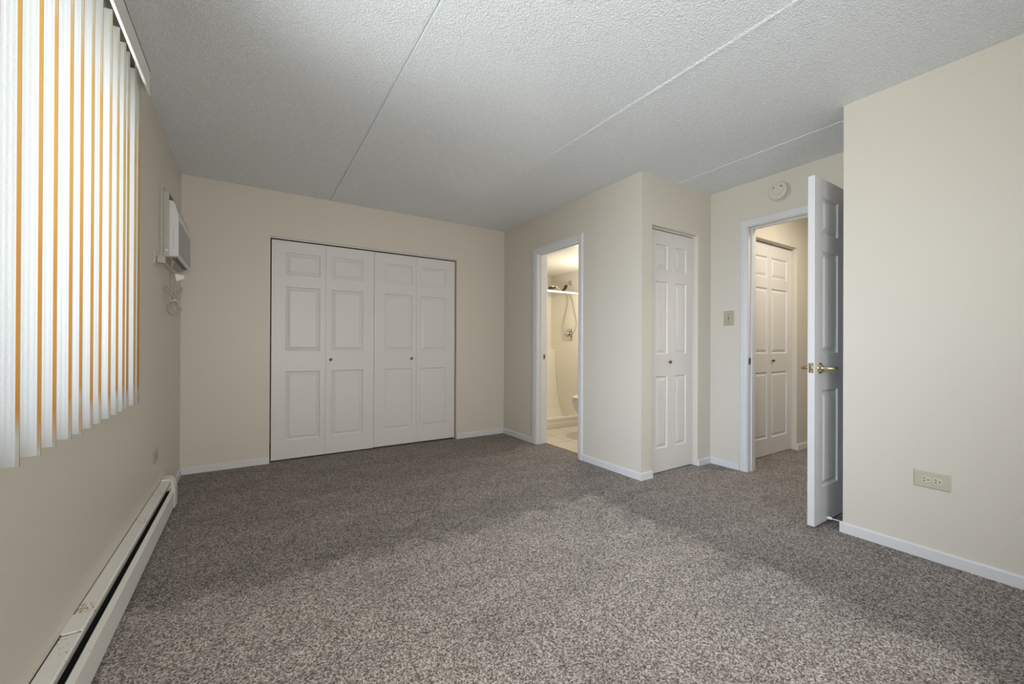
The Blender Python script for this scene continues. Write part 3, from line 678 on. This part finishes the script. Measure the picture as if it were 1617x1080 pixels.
# ------------------------------------------------------------------ outlets, switch, smoke detector
def plate(mb, axis, c, sgn, a0, a1, z0, z1, t=0.006):
    """bevelled cover plate on a wall x=c, facing sgn"""
    b = 0.006
    def P(a, z, d): return (c + sgn * d, a, z)
    rings = []
    for ins, d in ((0, 0), (0, t * 0.45), (b, t)):
        rings.append([P(a0 + ins, z0 + ins, d), P(a1 - ins, z0 + ins, d), P(a1 - ins, z1 - ins, d), P(a0 + ins, z1 - ins, d)])
    return mb.rings(rings, 0, False)
def outlet(name, c, sgn, yc, zc, w, h, mt, mt2, label):
    root = empty(name, (c, yc, zc)); tag(root, label, 'outlet')
    plate(MB(), 'x', c, sgn, yc - w / 2, yc + w / 2, zc - h / 2, zc + h / 2).build('cover_plate', mt, root)
    for s in (-1, 1):
        y0 = yc + s * 0.0205
        # receptacle face: disc with flattened top and bottom (turned on its side)
        ring = []
        for k in range(28):
            a = 2 * math.pi * k / 28
            ring.append((max(-0.0165, min(0.0165, 0.0185 * math.cos(a))), max(-0.0145, min(0.0145, 0.0185 * math.sin(a)))))
        rr = [[(c + sgn * d, y0 + py * k, zc + pz * k) for py, pz in ring] for d, k in ((0.005, 1), (0.0075, 1), (0.0085, 0.94))]
        fc = MB().rings(rr, 0, False).build('receptacle', mt2, root)
        sl = MB()
        for dz in (-0.0064, 0.0064):
            sl.box(min(c + sgn * 0.0080, c + sgn * 0.0089), max(c + sgn * 0.0080, c + sgn * 0.0089), y0 + 0.001, y0 + 0.010, zc + dz - 0.0016, zc + dz + 0.0016)
        sl.lathe([(0, 0.0030), (0.001, 0.0030)], (c + sgn * 0.0080, y0 - 0.0085, zc), (sgn, 0, 0), 12)
        sl.build('slots', M_DARK, fc)
    MB().lathe([(0, 0.0035), (0.001, 0.003), (0.0014, 0.0005)], (c + sgn * 0.006, yc, zc), (sgn, 0, 0), 12).build('screw', mt2, root)
    return root
outlet('wall_outlet', XF, -1, 0.589, 0.396, 0.134, 0.084, M_IVORY, M_IVORYLT, 'ivory double outlet set sideways low on the near right wall')
outlet('wall_outlet', XL, 1, 3.203, 0.390, 0.134, 0.082, M_GREYIV, M_GREYIV, 'beige outlet low on the left wall above the heater end')
rp = empty('wall_outlet', (XL, 3.192, 1.567)); tag(rp, 'small outlet plate high on left wall holding the air conditioner plug', 'outlet')
plate(MB(), 'x', XL, 1, 3.136, 3.250, 1.532, 1.603, 0.005).build('cover_plate', M_DETECT, rp)
MB().lathe([(0, 0.018), (0.0035, 0.018)], (XL + 0.0045, 3.190, 1.565), (1, 0, 0), 20).build('receptacle', M_SLEEVE, rp)

sw = empty('light_switch', (X2, 1.998, 1.306)); tag(sw, 'beige light switch on the wall left of the hallway doorway', 'light switch')
plate(MB(), 'x', X2, -1, 1.953, 2.043, 1.242, 1.370, 0.007).build('cover_plate', M_GREYIV, sw)
MB().box(X2 - 0.0075, X2 - 0.0065, 1.993, 2.003, 1.294, 1.318).build('toggle_slot', M_DKBRASS, sw)
MB().extrude([(X2 - 0.006, 1.300), (X2 - 0.006, 1.312), (X2 - 0.018, 1.302), (X2 - 0.018, 1.296)], 'y', 1.9945, 2.0015).build('toggle', M_GREYIV, sw, bevel=0.001)
for dz in (-0.031, 0.031):
    MB().lathe([(0, 0.0035), (0.001, 0.003), (0.0013, 0.0005)], (X2 - 0.007, 1.998, 1.306 + dz), (-1, 0, 0), 12).build('screw', M_DKBRASS, sw)

sd = empty('smoke_detector', (X2, 1.590, 2.287)); tag(sd, 'round off-white smoke detector on the wall over the hallway doorway', 'smoke detector')
MB().lathe([(0, 0.076), (0.010, 0.076), (0.014, 0.074), (0.016, 0.070)], (X2, 1.590, 2.287), (-1, 0, 0), 48).build('base', M_DETECT, sd)
MB().lathe([(0.016, 0.066), (0.020, 0.068), (0.036, 0.070), (0.041, 0.067), (0.044, 0.060), (0.045, 0.030), (0.045, 0.001)], (X2, 1.590, 2.287), (-1, 0, 0), 48).build('cover', M_DETECT, sd)
cv = MB()
ring = [(0.042 * math.cos(a), 0.042 * math.sin(a)) for a in [math.radians(-35 + 250 * k / 30) for k in range(31)]]
cv.tube([(X2 - 0.0445, 1.583 + p[0], 2.292 + p[1]) for p in ring], 0.0012, 6).tube([(X2 - 0.0445, 1.583 + ring[-1][0], 2.292 + ring[-1][1]), (X2 - 0.0445, 1.600, 2.232)], 0.0012, 6).tube([(X2 - 0.0445, 1.583 + ring[0][0], 2.292 + ring[0][1]), (X2 - 0.0445, 1.545, 2.245)], 0.0012, 6)
cv.build('seam_line', M_GREYIV, sd)
MB().lathe([(0, 0.005), (0.001, 0.0045)], (X2 - 0.0448, 1.617, 2.316), (-1, 0, 0), 14).build('indicator_light', M_DARK, sd)
MB().lathe([(0, 0.007), (0.0012, 0.006)], (X2 - 0.0440, 1.563, 2.316), (-1, 0, 0), 14).build('sensor_hole', M_DKBRASS, sd)
MB().box(X2 - 0.0475, X2 - 0.0445, 1.594, 1.610, 2.289, 2.301).build('test_button', M_DETECT, sd, bevel=0.002)

# ------------------------------------------------------------------ baseboard heater
ht = empty('baseboard_heater', (XL, 1.5, 0)); tag(ht, 'long cream baseboard heater with chipped paint along the left wall', 'heater')
HE, HS, HN = 3.387, 1.755, -0.9
def heater_run(y0, y1, dz, topmat):
    MB().extrude([(XL + 0.0035, 0.187 + dz), (XL + 0.046, 0.187 + dz), (XL + 0.050, 0.184 + dz), (XL + 0.050, 0.171 + dz), (XL + 0.047, 0.171 + dz), (XL + 0.047, 0.183 + dz), (XL + 0.0035, 0.184 + dz)], 'y', y0, y1).build('top_cover', topmat, ht)
    MB().extrude([(XL + 0.0665, 0.016), (XL + 0.0685, 0.016), (XL + 0.0685, 0.114), (XL + 0.056, 0.134), (XL + 0.0535, 0.131), (XL + 0.0665, 0.112)], 'y', y0, y1).build('front_panel', M_HEATW, ht)
heater_run(HS + 0.001, HE, 0.0, M_HEATTOP)
heater_run(HN, HS - 0.002, -0.004, M_HEATTOP)
MB().box(XL + 0.0005, XL + 0.0032, HN, HE, 0.01, 0.1835).build('gap_shade_strip', M_DARK, ht)  # black strip painted as the shaded gap along the wall
shade_box = MB().box(XL + 0.006, XL + 0.062, HN, HE + 0.004, 0.03, 0.118)  # shade inside the slot put in as a plain black box
shade_box.build('slot_shade_fill', M_DARK, ht)
MB().extrude([(XL + 0.049, 0.176), (XL + 0.052, 0.176), (XL + 0.0535, 0.168), (XL + 0.051, 0.167)], 'y', HN, HE).build('damper', M_SILVER, ht)
cap_in = [(XL + 0.0005, 0.004), (XL + 0.072, 0.004), (XL + 0.072, 0.120), (XL + 0.066, 0.150), (XL + 0.056, 0.178), (XL + 0.046, 0.192), (XL + 0.0005, 0.195)]
MB().extrude(cap_in, 'y', HE + 0.005, 3.498).build('end_cap', M_HEATW, ht, bevel=0.005)
jc = [(XL + 0.0675, 0.014), (XL + 0.0695, 0.014), (XL + 0.0695, 0.1145), (XL + 0.057, 0.1345), (XL + 0.0555, 0.1325), (XL + 0.0675, 0.1135)]
MB().extrude(jc, 'y', 1.55, HS - 0.004).build('joint_cover', M_HEATW, ht)
MB().extrude([(XL + 0.0005, 0.1885), (XL + 0.047, 0.1885), (XL + 0.051, 0.185), (XL + 0.0505, 0.1835), (XL + 0.0465, 0.187), (XL + 0.0005, 0.187)], 'y', HS + 0.003, HS + 0.11).build('joint_cover', M_HEATW, ht)
for y in (2.05, 2.72):
    MB().box(XL + 0.046, XL + 0.066, y, y + 0.045, 0.103, 0.106).build('damper_bracket', M_RAIL, ht)

# ------------------------------------------------------------------ bathroom fittings
ss = empty('shower_stall', (3.28, YC, 0)); tag(ss, 'white fibreglass shower stall with low curb in the bathroom', 'shower stall')
X0s = XR + T + 0.001
MB().extrude([(YC, -0.003), (YC + 0.004, 0.055), (YC + 0.010, 0.062), (YC + 0.010, 0.112), (YC + 0.020, 0.127), (YC + 0.070, 0.127), (YC + 0.085, 0.115), (YC + 0.10, 0.05), (YS - 0.02, 0.06), (YS - 0.001, 0.06), (YS - 0.001, -0.003)], 'x', X0s, XB - 0.001).build('pan', M_GLASSFIB, ss, bevel=0.004)
backp = [(YS - 0.001, 0.05), (YS - 0.001, 1.805), (YS - 0.010, 1.805), (YS - 0.014, 1.795), (YS - 0.014, 1.02), (YS - 0.110, 1.006), (YS - 0.120, 0.995), (YS - 0.128, 0.80), (YS - 0.152, 0.55), (YS - 0.205, 0.30), (YS - 0.255, 0.15), (YS - 0.31, 0.055)]
MB().extrude(backp, 'x', X0s, XB - 0.001).build('back_panel', M_GLASSFIB, ss, bevel=0.004)
MB().box(XB - 0.008, XB - 0.001, YC + 0.02, YS - 0.002, 0.06, 1.80).build('side_panel', M_GLASSFIB, ss, bevel=0.002)
MB().box(X0s, X0s + 0.007, YC + 0.02, YS - 0.002, 0.06, 1.80).build('side_panel', M_GLASSFIB, ss, bevel=0.002)
# raised flange moulding that follows the step of the back panel
rid = spline([(XB - 0.012, YS - 0.152, 1.00), (XB - 0.012, YS - 0.165, 0.75), (XB - 0.012, YS - 0.190, 0.50), (XB - 0.012, YS - 0.245, 0.25), (XB - 0.012, YS - 0.305, 0.10)], 6)
MB().tube(rid, 0.006, 10).build('moulded_ridge', M_GLASSFIB, ss)
rod = empty('shower_rod', (3.28, YC + 0.03, 1.766)); tag(rod, 'white shower curtain rod across the front of the stall', 'shower rod')
MB().tube([(X0s + 0.006, YC + 0.03, 1.766), (XB - 0.012, YC + 0.03, 1.766)], 0.0135, 16).build('tube', M_PORC, rod)
for x, s in ((X0s, 1), (XB - 0.008, -1)):
    MB().lathe([(0, 0.028), (0.006, 0.026), (0.014, 0.017)], (x, YC + 0.03, 1.766), (s, 0, 0), 20).build('end_flange', M_PORC, rod)
YHD = 4.472
sh = empty('handheld_shower', (XB, YHD, 1.955)); tag(sh, 'chrome handheld shower head with looping hose above the rod', 'shower head')
MB().lathe([(0, 0.034), (0.006, 0.032), (0.012, 0.018)], (XB, YHD, 1.955), (-1, 0, 0), 24).build('wall_flange', M_CHROME, sh)
MB().tube(spline([(XB, YHD, 1.955), (3.815, YHD, 1.945), (3.785, YHD, 1.918), (3.770, YHD, 1.905)], 5), 0.010, 12).build('shower_arm', M_CHROME, sh)
MB().tube([(3.777, YHD, 1.915), (3.762, YHD, 1.900), (3.748, YHD, 1.868), (3.735, YHD, 1.862), (3.720, YHD, 1.838), (3.700, YHD, 1.830)], [0.015, 0.024, 0.022, 0.015, 0.019, 0.016], 14).build('diverter', M_BLACKPL, sh)
MB().tube([(3.702, YHD, 1.830), (3.66, YHD, 1.850), (3.61, YHD, 1.874), (3.575, YHD, 1.892)], [0.011, 0.010, 0.010, 0.013], 12).build('handle', M_CHROME, sh)
hd = MB().lathe([(0.040, 0.004), (0.038, 0.020), (0.030, 0.038), (0.015, 0.050), (0.0, 0.052)], (3.512, YHD, 1.866), (-0.05, 0, 1), 28).build('spray_head', M_CHROME, sh)
MB().lathe([(0.0, 0.053), (-0.010, 0.052), (-0.018, 0.044), (-0.020, 0.02)], (3.512, YHD, 1.866), (-0.05, 0, 1), 28).build('spray_face', M_BLACKPL, hd)
hose = spline([(3.735, YHD, 1.850), (3.775, YHD + 0.03, 1.835), (3.815, 4.525, 1.803), (3.825, 4.497, 1.707), (3.825, 4.555, 1.503), (3.825, 4.612, 1.363), (3.812, 4.553, 1.229), (3.788, 4.461, 1.192), (3.805, 4.372, 1.235), (3.825, 4.308, 1.361), (3.825, 4.357, 1.555), (3.825, 4.423, 1.754), (3.80, 4.46, 1.80), (3.705, YHD, 1.826)], 8)
MB().tube(hose, 0.0055, 8).build('hose', M_CORD, sh)
sv = empty('shower_valve', (XB - 0.008, 4.490, 1.225)); tag(sv, 'chrome shower valve plate with round handle below the shower head', 'shower valve')
pl = [(-0.052, -0.085), (0.052, -0.085), (0.060, -0.04), (0.060, 0.04), (0.052, 0.085), (-0.052, 0.085), (-0.060, 0.04), (-0.060, -0.04)]
MB().rings([[(XB - 0.008 - d, 4.490 + a * k, 1.218 + b * k) for a, b in pl] for d, k in ((0, 1), (0.005, 1), (0.009, 0.92))], 0, False).build('cover_plate', M_CHROME, sv)
MB().lathe([(0.005, 0.030), (0.020, 0.026), (0.022, 0.034), (0.045, 0.036), (0.052, 0.026), (0.054, 0.001)], (XB - 0.008, 4.490, 1.232), (-1, 0, 0), 24).build('handle', M_CHROME, sv)

to = empty('toilet', (3.45, 3.62, 0)); tag(to, 'white toilet edge showing beside the bathroom door frame', 'toilet')
TX, TY = 3.406, 3.620
def oval(cx, cy, rx, ry, z, n=32, back=0.0):
    pts = []
    for k in range(n):
        a = 2 * math.pi * k / n; c_, s_ = math.cos(a), math.sin(a)
        e = 1.0 if c_ < 0 else 1 + back
        pts.append((cx + rx * c_ * e, cy + ry * s_, z))
    return pts
MB().rings([oval(TX + 0.05, TY, 0.19, 0.115, -0.003, back=0.1), oval(TX + 0.05, TY, 0.18, 0.108, 0.03, back=0.1), oval(TX + 0.06, TY, 0.15, 0.09, 0.13, back=0.2), oval(TX + 0.04, TY, 0.16, 0.10, 0.22, back=0.25),
            oval(TX + 0.01, TY, 0.19, 0.15, 0.31, back=0.3), oval(TX, TY, 0.205, 0.178, 0.38, back=0.3), oval(TX, TY, 0.205, 0.18, 0.415, back=0.3)], 0, True).build('bowl', M_PORC, to)
MB().rings([oval(TX, TY, 0.212, 0.187, 0.418, back=0.15), oval(TX, TY, 0.216, 0.190, 0.426, back=0.15), oval(TX, TY, 0.212, 0.187, 0.434, back=0.15)], 0, True).build('seat', M_PORC, to)
MB().rings([oval(TX, TY, 0.208, 0.183, 0.4365, back=0.15), oval(TX, TY, 0.213, 0.187, 0.446, back=0.15), oval(TX, TY, 0.205, 0.18, 0.458, back=0.15), oval(TX, TY, 0.15, 0.13, 0.464, back=0.15), oval(TX, TY, 0.01, 0.01, 0.465)], 0, True).build('lid', M_PORC, to)
MB().box(3.655, 3.843, TY - 0.23, TY + 0.23, 0.415, 0.76).build('tank', M_PORC, to, bevel=0.02, segs=3)
MB().box(3.645, 3.846, TY - 0.24, TY + 0.24, 0.762, 0.795).build('tank_lid', M_PORC, to, bevel=0.008)
MB().box(3.60, 3.72, TY - 0.1, TY + 0.1, 0.28, 0.414).build('tank_support', M_PORC, to, bevel=0.02)
